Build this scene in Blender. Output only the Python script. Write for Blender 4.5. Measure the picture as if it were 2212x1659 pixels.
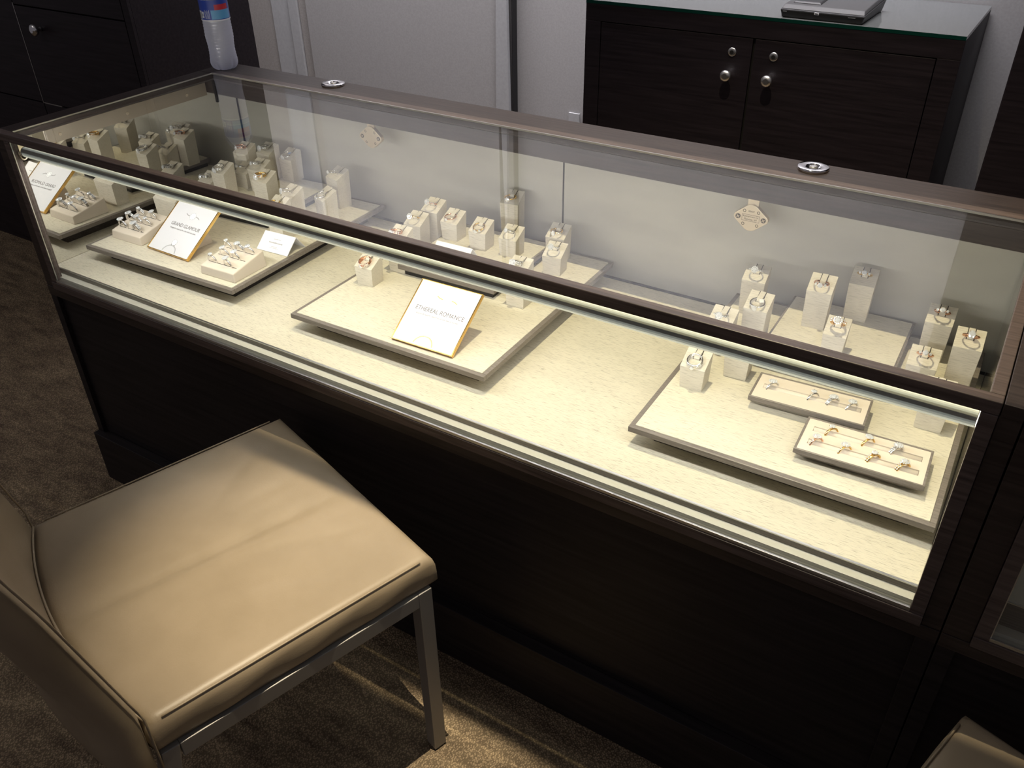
import bpy, bmesh, math, random
from mathutils import Vector, Matrix, Euler
R = math.radians
for o in list(bpy.data.objects): bpy.data.objects.remove(o)
SC = bpy.context.scene
COL = SC.collection
random.seed(7)
Z0 = 0.57                      # height of the showcase glass sill above the floor

# ------------------------------------------------------------------ camera
cd = bpy.data.cameras.new('camera'); cam = bpy.data.objects.new('camera', cd); COL.objects.link(cam)
cam.location = (1.75632, -0.89412, 0.85892 + Z0)
cam.rotation_euler = (R(55.9705), R(0.7908), R(32.0734))
cd.sensor_width = 36.0; cd.sensor_fit = 'HORIZONTAL'; cd.lens = 1853.147 / 2212 * 36.0
cd.clip_start = 0.02
SC.camera = cam

# ------------------------------------------------------------------ world, exposure
w = bpy.data.worlds.new('world'); SC.world = w; w.use_nodes = True
w.node_tree.nodes['Background'].inputs[0].default_value = (0.86, 0.80, 0.86, 1)
w.node_tree.nodes['Background'].inputs[1].default_value = 0.12
vs = SC.view_settings
vs.view_transform = 'Standard'; vs.look = 'None'; vs.gamma = 1.0; vs.use_curve_mapping = False
vs.exposure = 0.0

# ------------------------------------------------------------------ overhead lamps and an added fill
def spot(name, loc, target, watts, angle, blend, radius, color):
    l = bpy.data.lights.new(name, 'SPOT'); l.energy = watts; l.spot_size = R(angle); l.spot_blend = blend
    l.shadow_soft_size = radius; l.color = color
    o = bpy.data.objects.new(name, l); COL.objects.link(o); o.location = loc
    o.rotation_euler = (Vector(target) - Vector(loc)).to_track_quat('-Z', 'Y').to_euler()
    return o
def area(name, loc, target, watts, sx, sy, color):
    l = bpy.data.lights.new(name, 'AREA'); l.energy = watts; l.shape = 'RECTANGLE'; l.size = sx; l.size_y = sy; l.color = color
    o = bpy.data.objects.new(name, l); COL.objects.link(o); o.location = loc
    o.rotation_euler = (Vector(target) - Vector(loc)).to_track_quat('-Z', 'Y').to_euler()
    return o
WARM = (1.0, 0.86, 0.62)
spot('case_downlight', (1.14, 0.35, 2.55 + Z0), (1.34, 0.42, 0.1 + Z0), 230, 66, 0.9, 0.006, (1.0, 0.85, 0.56))
spot('chair_downlight', (1.20, -0.187, 2.40 + Z0), (1.04, -0.27, 0.45), 360, 20, 1.0, 0.003, (1.0, 0.86, 0.62))
ww = area('wall_washer', (0.1, 1.42, 2.35 + Z0), (0.1, 1.87, 1.50 + Z0), 85, 3.4, 0.12, (0.97, 0.94, 1.0)); ww.data.spread = R(88)
area('room_fill', (-1.3, -1.0, 2.95), (-1.3, -0.8, 0.0), 6, 1.6, 1.6, (1.0, 0.93, 0.88))  # soft fill added over the customer side, not a known fixture

# ================================================================== materials
MATS = {}
def mat(name):
    m = bpy.data.materials.new(name); m.use_nodes = True; nt = m.node_tree
    return m, nt, nt.nodes['Principled BSDF']
def simple(name, col, rough=0.5, metal=0.0, spec=0.5):
    m, nt, b = mat(name)
    b.inputs['Base Color'].default_value = (*col, 1); b.inputs['Roughness'].default_value = rough
    b.inputs['Metallic'].default_value = metal; b.inputs['Specular IOR Level'].default_value = spec
    MATS[name] = m; return m
def noisy(name, c1, c2, scale=(1, 1, 1), nscale=20, rough=0.5, bump=0.0, metal=0.0, detail=6, lo=0.35, hi=0.65, spec=0.5, coords='Object', bdist=0.001, c3=None):
    m, nt, b = mat(name); N = nt.nodes; L = nt.links
    tc = N.new('ShaderNodeTexCoord'); mp = N.new('ShaderNodeMapping'); mp.inputs['Scale'].default_value = scale
    nz = N.new('ShaderNodeTexNoise'); nz.inputs['Scale'].default_value = nscale; nz.inputs['Detail'].default_value = detail
    L.new(tc.outputs[coords], mp.inputs[0]); L.new(mp.outputs[0], nz.inputs['Vector'])
    r = N.new('ShaderNodeValToRGB'); r.color_ramp.elements[0].position = lo; r.color_ramp.elements[1].position = hi
    r.color_ramp.elements[0].color = (*c1, 1); r.color_ramp.elements[1].color = (*c2, 1)
    if c3:
        e = r.color_ramp.elements.new((lo + hi) / 2); e.color = (*c3, 1)
    L.new(nz.outputs[0], r.inputs[0]); L.new(r.outputs[0], b.inputs['Base Color'])
    b.inputs['Roughness'].default_value = rough; b.inputs['Metallic'].default_value = metal
    b.inputs['Specular IOR Level'].default_value = spec
    if bump:
        bp = N.new('ShaderNodeBump'); bp.inputs['Strength'].default_value = bump; bp.inputs['Distance'].default_value = bdist
        L.new(nz.outputs[0], bp.inputs['Height']); L.new(bp.outputs[0], b.inputs['Normal'])
    MATS[name] = m; return m

noisy('wood', (0.018, 0.012, 0.011), (0.055, 0.040, 0.036), (3, 60, 60), 3.0, 0.40, 0.15, lo=0.25, hi=0.68)
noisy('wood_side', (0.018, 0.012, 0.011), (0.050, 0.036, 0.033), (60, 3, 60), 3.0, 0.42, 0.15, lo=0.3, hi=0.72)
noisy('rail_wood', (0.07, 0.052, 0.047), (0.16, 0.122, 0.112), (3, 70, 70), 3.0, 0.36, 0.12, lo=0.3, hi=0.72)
noisy('black_wood', (0.010, 0.008, 0.009), (0.028, 0.022, 0.024), (2, 40, 40), 3.0, 0.55, 0.1, lo=0.3, hi=0.7, spec=0.35)
noisy('cabinet_wood', (0.010, 0.007, 0.011), (0.026, 0.019, 0.026), (2, 40, 40), 3.0, 0.5, 0.1, lo=0.3, hi=0.7, spec=0.35)
def linen(name, base, dark, amt):
    m, nt, b = mat(name); N = nt.nodes; L = nt.links
    tc = N.new('ShaderNodeTexCoord'); mp = N.new('ShaderNodeMapping'); mp.inputs['Scale'].default_value = (46, 620, 620)
    nz = N.new('ShaderNodeTexNoise'); nz.inputs['Scale'].default_value = 1.6; nz.inputs['Detail'].default_value = 4
    L.new(tc.outputs['Object'], mp.inputs[0]); L.new(mp.outputs[0], nz.inputs['Vector'])
    r = N.new('ShaderNodeValToRGB'); r.color_ramp.elements[0].position = 0.30; r.color_ramp.elements[1].position = 0.30 + amt
    r.color_ramp.elements[0].color = (*dark, 1); r.color_ramp.elements[1].color = (*base, 1)
    n2 = N.new('ShaderNodeTexNoise'); n2.inputs['Scale'].default_value = 7; n2.inputs['Detail'].default_value = 3
    mp2 = N.new('ShaderNodeMapping'); mp2.inputs['Scale'].default_value = (1, 4, 4)
    L.new(tc.outputs['Object'], mp2.inputs[0]); L.new(mp2.outputs[0], n2.inputs['Vector'])
    mx = N.new('ShaderNodeMix'); mx.data_type = 'RGBA'; mx.blend_type = 'MULTIPLY'
    r2 = N.new('ShaderNodeValToRGB'); r2.color_ramp.elements[0].color = (0.80, 0.80, 0.80, 1); r2.color_ramp.elements[0].position = 0.35; r2.color_ramp.elements[1].position = 0.6
    L.new(n2.outputs[0], r2.inputs[0]); mx.inputs[0].default_value = 0.25
    L.new(nz.outputs[0], r.inputs[0]); L.new(r.outputs[0], mx.inputs[6]); L.new(r2.outputs[0], mx.inputs[7]); L.new(mx.outputs[2], b.inputs['Base Color'])
    b.inputs['Roughness'].default_value = 0.75; b.inputs['Specular IOR Level'].default_value = 0.25
    bp = N.new('ShaderNodeBump'); bp.inputs['Strength'].default_value = 0.15; bp.inputs['Distance'].default_value = 0.0005
    L.new(nz.outputs[0], bp.inputs['Height']); L.new(bp.outputs[0], b.inputs['Normal'])
    MATS[name] = m
linen('linen', (0.66, 0.615, 0.50), (0.36, 0.335, 0.275), 0.15)
linen('block_cloth', (0.67, 0.62, 0.52), (0.50, 0.46, 0.38), 0.2)
simple('suede', (0.70, 0.62, 0.52), 0.9, 0, 0.15)
noisy('board_trim', (0.13, 0.11, 0.096), (0.25, 0.22, 0.195), (4, 200, 200), 3, 0.35, 0.1, lo=0.3, hi=0.7)
simple('recess_black', (0.012, 0.011, 0.011), 0.8)
simple('laminate', (0.52, 0.51, 0.45), 0.5)
noisy('door_panel', (0.44, 0.42, 0.37), (0.50, 0.48, 0.42), (1, 1, 3), 5, 0.55, 0.02)
simple('gap_black', (0.01, 0.009, 0.01), 0.7)
simple('aluminium', (0.72, 0.71, 0.68), 0.28, 1.0)
simple('satin_steel', (0.62, 0.61, 0.60), 0.38, 1.0)
simple('lamp_grey', (0.40, 0.42, 0.40), 0.5)
simple('strip_metal', (0.42, 0.36, 0.29), 0.5, 0.4)
simple('chrome', (0.85, 0.85, 0.87), 0.1, 1.0)
simple('lock_brass', (0.72, 0.62, 0.48), 0.42, 0.75)
simple('engraving', (0.07, 0.055, 0.04), 0.7)
simple('white_gold', (0.86, 0.85, 0.84), 0.12, 1.0)
simple('yellow_gold', (0.90, 0.62, 0.24), 0.14, 1.0)
simple('rose_gold', (0.88, 0.52, 0.36), 0.14, 1.0)
simple('diamond', (0.95, 0.97, 1.0), 0.05, 0.45)
simple('frame_gold', (0.80, 0.52, 0.17), 0.2, 1.0)
simple('paper', (0.86, 0.86, 0.90), 0.6)
simple('paper_grey', (0.72, 0.72, 0.76), 0.6)
simple('ink', (0.10, 0.09, 0.09), 0.6)
simple('ink_light', (0.33, 0.33, 0.34), 0.6)
simple('ink_gold', (0.62, 0.46, 0.16), 0.5)
simple('ink_ice', (0.62, 0.72, 0.76), 0.5)
simple('ink_white', (0.95, 0.97, 1.0), 0.4)
simple('tag_blue', (0.03, 0.08, 0.38), 0.4)
simple('tag_pale', (0.30, 0.40, 0.62), 0.4)
simple('tag_white', (0.85, 0.85, 0.85), 0.5)
simple('dirt', (0.10, 0.085, 0.06), 0.9)
noisy('wall_paint', (0.30, 0.29, 0.285), (0.33, 0.32, 0.315), (1, 1, 1), 160, 0.85, 0.15)
noisy('trim_paint', (0.34, 0.34, 0.345), (0.37, 0.37, 0.375), (1, 1, 1), 90, 0.7, 0.05)
noisy('trim_beige', (0.26, 0.24, 0.225), (0.30, 0.28, 0.265), (1, 1, 1), 160, 0.85, 0.15)
simple('black_plastic', (0.018, 0.018, 0.02), 0.45)
simple('dark_plastic', (0.05, 0.05, 0.052), 0.55)
simple('bottle_cap', (0.85, 0.87, 0.9), 0.4)
simple('label_blue', (0.02, 0.05, 0.33), 0.35)
simple('label_sky', (0.10, 0.33, 0.62), 0.35)
simple('label_white', (0.72, 0.74, 0.80), 0.4)
simple('label_red', (0.45, 0.03, 0.05), 0.35)
simple('chair_metal', (0.30, 0.29, 0.275), 0.45, 0.35)
simple('shoe_leather', (0.16, 0.05, 0.032), 0.5)
simple('rubber', (0.012, 0.012, 0.013), 0.7)
simple('baffle_paint', (0.5, 0.49, 0.47), 0.9)

def leather(name, c1, c2):
    m, nt, b = mat(name); N = nt.nodes; L = nt.links
    tc = N.new('ShaderNodeTexCoord')
    nz = N.new('ShaderNodeTexNoise'); nz.inputs['Scale'].default_value = 9; nz.inputs['Detail'].default_value = 8
    L.new(tc.outputs['Object'], nz.inputs['Vector'])
    r = N.new('ShaderNodeValToRGB'); r.color_ramp.elements[0].position = 0.3; r.color_ramp.elements[1].position = 0.7
    r.color_ramp.elements[0].color = (*c1, 1); r.color_ramp.elements[1].color = (*c2, 1)
    L.new(nz.outputs[0], r.inputs[0]); L.new(r.outputs[0], b.inputs['Base Color'])
    vo = N.new('ShaderNodeTexVoronoi'); vo.inputs['Scale'].default_value = 420; L.new(tc.outputs['Object'], vo.inputs['Vector'])
    bp = N.new('ShaderNodeBump'); bp.inputs['Strength'].default_value = 0.12; bp.inputs['Distance'].default_value = 0.0006
    L.new(vo.outputs[0], bp.inputs['Height']); L.new(bp.outputs[0], b.inputs['Normal'])
    b.inputs['Roughness'].default_value = 0.42; b.inputs['Specular IOR Level'].default_value = 0.5
    MATS[name] = m
leather('leather', (0.30, 0.235, 0.155), (0.36, 0.285, 0.195))

def carpet():
    m, nt, b = mat('carpet'); N = nt.nodes; L = nt.links
    tc = N.new('ShaderNodeTexCoord')
    a = N.new('ShaderNodeTexNoise'); a.inputs['Scale'].default_value = 26; a.inputs['Detail'].default_value = 5
    mpa = N.new('ShaderNodeMapping'); mpa.inputs['Scale'].default_value = (0.4, 1.4, 1); mpa.inputs['Rotation'].default_value = (0, 0, 0.3)
    L.new(tc.outputs['Object'], mpa.inputs[0]); L.new(mpa.outputs[0], a.inputs['Vector'])
    r = N.new('ShaderNodeValToRGB'); r.color_ramp.elements[0].position = 0.3; r.color_ramp.elements[1].position = 0.68
    r.color_ramp.elements[0].color = (0.27, 0.20, 0.135, 1); r.color_ramp.elements[1].color = (0.55, 0.42, 0.27, 1)
    L.new(a.outputs[0], r.inputs[0])
    v = N.new('ShaderNodeTexVoronoi'); v.inputs['Scale'].default_value = 300; v.inputs['Randomness'].default_value = 0.75
    mpv = N.new('ShaderNodeMapping'); mpv.inputs['Scale'].default_value = (1, 0.75, 1); mpv.inputs['Rotation'].default_value = (0, 0, 0.5)
    L.new(tc.outputs['Object'], mpv.inputs[0]); L.new(mpv.outputs[0], v.inputs['Vector'])
    rv = N.new('ShaderNodeValToRGB'); rv.color_ramp.elements[0].position = 0.15; rv.color_ramp.elements[1].position = 0.62
    rv.color_ramp.elements[0].color = (1.25, 1.25, 1.25, 1); rv.color_ramp.elements[1].color = (0.45, 0.45, 0.45, 1)
    L.new(v.outputs['Distance'], rv.inputs[0])
    mx = N.new('ShaderNodeMix'); mx.data_type = 'RGBA'; mx.blend_type = 'MULTIPLY'; mx.inputs[0].default_value = 1
    L.new(r.outputs[0], mx.inputs[6]); L.new(rv.outputs[0], mx.inputs[7]); L.new(mx.outputs[2], b.inputs['Base Color'])
    bp = N.new('ShaderNodeBump'); bp.inputs['Strength'].default_value = 0.8; bp.inputs['Distance'].default_value = 0.004; bp.invert = True
    L.new(v.outputs['Distance'], bp.inputs['Height']); L.new(bp.outputs[0], b.inputs['Normal'])
    b.inputs['Roughness'].default_value = 0.95; b.inputs['Specular IOR Level'].default_value = 0.1
    MATS['carpet'] = m
carpet()

def glass(name, tint, f0=0.043, rough=0.0):
    m = bpy.data.materials.new(name); m.use_nodes = True; nt = m.node_tree; N = nt.nodes; L = nt.links
    for n in list(N): N.remove(n)
    out = N.new('ShaderNodeOutputMaterial'); mx = N.new('ShaderNodeMixShader')
    lw = N.new('ShaderNodeLayerWeight'); lw.inputs[0].default_value = 0.5          # facing = 1 - |cos|
    pw = N.new('ShaderNodeMath'); pw.operation = 'POWER'; pw.inputs[1].default_value = 5.0
    ml = N.new('ShaderNodeMath'); ml.operation = 'MULTIPLY_ADD'; ml.inputs[1].default_value = 1 - f0; ml.inputs[2].default_value = f0
    L.new(lw.outputs['Facing'], pw.inputs[0]); L.new(pw.outputs[0], ml.inputs[0])
    t = N.new('ShaderNodeBsdfTransparent'); t.inputs[0].default_value = (*tint, 1)
    g = N.new('ShaderNodeBsdfGlossy'); g.inputs['Roughness'].default_value = rough
    L.new(ml.outputs[0], mx.inputs[0]); L.new(t.outputs[0], mx.inputs[1]); L.new(g.outputs[0], mx.inputs[2]); L.new(mx.outputs[0], out.inputs[0])
    MATS[name] = m
glass('glass', (0.975, 0.985, 0.975))
simple('glass_green', (0.10, 0.105, 0.105), 0.08, 0, 0.5)
simple('glass_edge', (0.004, 0.045, 0.035), 0.15)
def mirror(name, c, rough):
    m, nt, b = mat(name); b.inputs['Base Color'].default_value = (*c, 1); b.inputs['Metallic'].default_value = 1; b.inputs['Roughness'].default_value = rough
    MATS[name] = m
mirror('mirror', (0.84, 0.83, 0.80), 0.012)
mirror('mirror_old', (0.60, 0.58, 0.52), 0.06)
def emit(name, col, s):
    m, nt, b = mat(name); b.inputs['Base Color'].default_value = (*col, 1)
    b.inputs['Emission Color'].default_value = (*col, 1); b.inputs['Emission Strength'].default_value = s
    MATS[name] = m
emit('led', (1.0, 0.98, 0.93), 38.0)
emit('lens_bright', (0.85, 0.85, 0.70), 0.50)  # stepped emission imitates light leaking through the tube
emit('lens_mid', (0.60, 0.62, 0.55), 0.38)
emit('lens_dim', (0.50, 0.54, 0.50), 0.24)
def frosted():
    m = bpy.data.materials.new('bottle_plastic'); m.use_nodes = True; nt = m.node_tree; N = nt.nodes; L = nt.links
    for n in list(N): N.remove(n)
    out = N.new('ShaderNodeOutputMaterial'); m1 = N.new('ShaderNodeMixShader'); m2 = N.new('ShaderNodeMixShader')
    t = N.new('ShaderNodeBsdfTransparent'); t.inputs[0].default_value = (0.93, 0.95, 1, 1)
    d = N.new('ShaderNodeBsdfDiffuse'); d.inputs[0].default_value = (0.82, 0.84, 0.93, 1)
    tr = N.new('ShaderNodeBsdfTranslucent'); tr.inputs[0].default_value = (0.75, 0.78, 0.9, 1)
    ad = N.new('ShaderNodeMixShader'); ad.inputs[0].default_value = 0.5
    g = N.new('ShaderNodeBsdfGlossy'); g.inputs['Roughness'].default_value = 0.12
    lw = N.new('ShaderNodeLayerWeight'); lw.inputs[0].default_value = 0.35
    mr = N.new('ShaderNodeMapRange'); mr.inputs['To Min'].default_value = 0.62; mr.inputs['To Max'].default_value = 0.92
    L.new(lw.outputs['Facing'], mr.inputs['Value']); L.new(mr.outputs[0], m1.inputs[0])
    L.new(d.outputs[0], ad.inputs[1]); L.new(tr.outputs[0], ad.inputs[2])
    L.new(t.outputs[0], m1.inputs[1]); L.new(ad.outputs[0], m1.inputs[2])
    m2.inputs[0].default_value = 0.06
    L.new(m1.outputs[0], m2.inputs[1]); L.new(g.outputs[0], m2.inputs[2]); L.new(m2.outputs[0], out.inputs[0])
    MATS['bottle_plastic'] = m
frosted()

# ================================================================== mesh helpers
def tag(o, label=None, cat=None, group=None, kind=None):
    if label: o['label'] = label
    if cat: o['category'] = cat
    if group: o['group'] = group
    if kind: o['kind'] = kind
    return o
def empty(name, loc, rz=0.0):
    o = bpy.data.objects.new(name, None); COL.objects.link(o); o.location = loc; o.rotation_euler = (0, 0, rz)
    o.empty_display_size = 0.05
    return o
class MB:
    def __init__(s): s.v = []; s.f = []; s.smooth = []
    def add(s, vs, fs, smooth=False):
        b = len(s.v); s.v += [tuple(v) for v in vs]; s.f += [tuple(b + i for i in f) for f in fs]; s.smooth += [smooth] * len(fs); return s
    def box(s, x0, x1, y0, y1, z0, z1):
        vs = [(x0, y0, z0), (x1, y0, z0), (x1, y1, z0), (x0, y1, z0), (x0, y0, z1), (x1, y0, z1), (x1, y1, z1), (x0, y1, z1)]
        return s.add(vs, [(0, 3, 2, 1), (4, 5, 6, 7), (0, 1, 5, 4), (1, 2, 6, 5), (2, 3, 7, 6), (3, 0, 4, 7)])
    def hexa(s, vs):
        return s.add(vs, [(0, 3, 2, 1), (4, 5, 6, 7), (0, 1, 5, 4), (1, 2, 6, 5), (2, 3, 7, 6), (3, 0, 4, 7)])
    def lathe(s, prof, n=32, M=None, cap=True, smooth=True):
        M = M or Matrix(); vs = []
        for r, z in prof:
            for k in range(n):
                a = 2 * math.pi * k / n; vs.append(M @ Vector((r * math.cos(a), r * math.sin(a), z)))
        fs = []
        for i in range(len(prof) - 1):
            for k in range(n):
                k2 = (k + 1) % n; fs.append((i * n + k, i * n + k2, (i + 1) * n + k2, (i + 1) * n + k))
        b = len(s.v); s.add(vs, fs, smooth)
        if cap:
            s.f.append(tuple(b + k for k in reversed(range(n)))); s.smooth.append(False)
            s.f.append(tuple(b + (len(prof) - 1) * n + k for k in range(n))); s.smooth.append(False)
        return s
    def torus(s, R1, r, n=28, m=6, M=None, arc=(0, 2 * math.pi), smooth=True, flat=1.0):
        M = M or Matrix(); vs = []; fs = []; full = abs(arc[1] - arc[0] - 2 * math.pi) < 1e-6
        nn = n if full else n + 1
        for i in range(nn):
            a = arc[0] + (arc[1] - arc[0]) * i / n
            for j in range(m):
                b = 2 * math.pi * j / m
                rr = R1 + r * math.cos(b); vs.append(M @ Vector((rr * math.cos(a), rr * math.sin(a), r * flat * math.sin(b))))
        for i in range(n if full else n):
            i2 = (i + 1) % nn
            if not full and i2 == 0: continue
            for j in range(m):
                j2 = (j + 1) % m; fs.append((i * m + j, i2 * m + j, i2 * m + j2, i * m + j2))
        return s.add(vs, fs, smooth)
    def tube(s, pts, r, m=8, smooth=True):
        pts = [Vector(p) for p in pts]; vs = []; fs = []
        for i, p in enumerate(pts):
            t = (pts[min(i + 1, len(pts) - 1)] - pts[max(i - 1, 0)]).normalized()
            u = t.orthogonal().normalized() if abs(t.z) > 0.99 else t.cross(Vector((0, 0, 1))).normalized()
            v = t.cross(u).normalized()
            for j in range(m):
                a = 2 * math.pi * j / m; vs.append(p + (u * math.cos(a) + v * math.sin(a)) * r)
        for i in range(len(pts) - 1):
            for j in range(m):
                j2 = (j + 1) % m; fs.append((i * m + j, i * m + j2, (i + 1) * m + j2, (i + 1) * m + j))
        fs.append(tuple(range(m))[::-1]); fs.append(tuple((len(pts) - 1) * m + j for j in range(m)))
        return s.add(vs, fs, smooth)
    def prism(s, poly, z0, z1, M=None):
        M = M or Matrix(); n = len(poly)
        vs = [M @ Vector((x, y, z0)) for x, y in poly] + [M @ Vector((x, y, z1)) for x, y in poly]
        fs = [tuple(range(n))[::-1], tuple(range(n, 2 * n))] + [(k, (k + 1) % n, n + (k + 1) % n, n + k) for k in range(n)]
        return s.add(vs, fs)
    def mesh(s, name):
        me = bpy.data.meshes.new(name); me.from_pydata(s.v, [], s.f); me.update()
        me.polygons.foreach_set('use_smooth', s.smooth)
        return me
    def build(s, name, m, parent=None, loc=(0, 0, 0), rot=(0, 0, 0), bevel=0.0, seg=2):
        me = s.mesh(name)
        bm = bmesh.new(); bm.from_mesh(me); bmesh.ops.recalc_face_normals(bm, faces=bm.faces); bm.to_mesh(me); bm.free()
        if bevel:
            bm = bmesh.new(); bm.from_mesh(me)
            bmesh.ops.bevel(bm, geom=list(bm.edges), offset=bevel, segments=seg, profile=0.5, affect='EDGES', clamp_overlap=True)
            bm.to_mesh(me); bm.free()
        me.materials.append(MATS[m])
        o = bpy.data.objects.new(name, me); COL.objects.link(o); o.location = loc; o.rotation_euler = rot
        if parent: o.parent = parent
        return o
def bx(name, m, parent, x0, x1, y0, y1, z0, z1, bevel=0.0):
    return MB().box(x0, x1, y0, y1, z0, z1).build(name, m, parent, bevel=bevel)
def textmesh(name, s, size, m, parent, M, align='CENTER', xs=1.0, shear=0.0, depth=0.00012):
    cu = bpy.data.curves.new(name, 'FONT'); cu.body = s; cu.size = size; cu.align_x = align; cu.align_y = 'CENTER'; cu.shear = shear
    cu.extrude = depth; cu.resolution_u = 3
    t = bpy.data.objects.new(name, cu); COL.objects.link(t)
    bpy.context.view_layer.update()
    dg = bpy.context.evaluated_depsgraph_get()
    me = bpy.data.meshes.new_from_object(t.evaluated_get(dg)); bpy.data.objects.remove(t); bpy.data.curves.remove(cu)
    me.transform(M @ Matrix.Diagonal((xs, 1, 1, 1))); me.name = name
    me.materials.clear(); me.materials.append(MATS[m])
    o = bpy.data.objects.new(name, me); COL.objects.link(o); o.parent = parent
    return o
def copy_tree(o, parent=None):
    c = o.copy(); COL.objects.link(c); c.parent = parent
    for ch in list(o.children): copy_tree(ch, c)
    return c

# ================================================================== the room
floor = MB().box(-5, 4.5, -4, 1.9, -0.05, 0).build('floor', 'carpet'); tag(floor, kind='structure', label='dark brown mottled loop pile carpet')
WY = 1.87
wall = MB().box(-5, 4.5, WY, WY + 0.1, 0, 3.3).build('wall_back', 'wall_paint'); tag(wall, kind='structure', label='grey painted back wall behind the counter')
def trim(n, m, x0, x1, d, label):
    o = MB().box(x0, x1, WY - d, WY, 0, 2.6).build('trim_%d' % n, m, bevel=0.002); tag(o, kind='structure', label=label)
trim(1, 'trim_beige', -1.60, -1.172, 0.012, 'beige grey wall strip beside the tall dark cabinet')
trim(2, 'trim_paint', -1.170, -1.065, 0.020, 'pale grey door casing board')
trim(3, 'trim_paint', -1.062, -1.012, 0.030, 'narrow pale grey door stop')
trim(4, 'trim_beige', -1.010, -0.965, 0.022, 'slim grey board beside the door')
d1 = MB().box(-0.957, -0.03, WY - 0.035, WY, 0.01, 2.2).build('door_1', 'wall_paint', bevel=0.002); tag(d1, kind='structure', label='plain grey flush door in the back wall')
# narrow leaning strip beside the door
wedge = MB().hexa([(-0.045, WY - 0.045, 0), (0.03, WY - 0.045, 0), (0.03, WY - 0.03, 0), (-0.045, WY - 0.03, 0),
                   (0.0, WY - 0.045, 1.9), (0.006, WY - 0.045, 1.9), (0.006, WY - 0.03, 1.9), (0.0, WY - 0.03, 1.9)]).build('trim_5', 'trim_paint')
tag(wedge, kind='structure', label='thin tapering pale strip between door and wall panel')
bx('trim_6', 'gap_black', None, 0.031, 0.035, WY - 0.03, WY - 0.001, 0, 2.2); tag(bpy.data.objects['trim_6'], kind='structure', label='thin dark gap line in the back wall')
# unseen baffle added above the counter, shaped to cut off the lamp beams
so = MB()
so.box(-4, 4, -0.175, -0.150, 1.90 + Z0, 2.75 + Z0); so.box(-4, 4, -0.150, 0.2475, 1.90 + Z0, 1.92 + Z0)
so = so.build('lamp_baffle', 'baffle_paint'); tag(so, kind='structure', label='unseen baffle added above the showcase to cut off the lamp beams')

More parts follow.
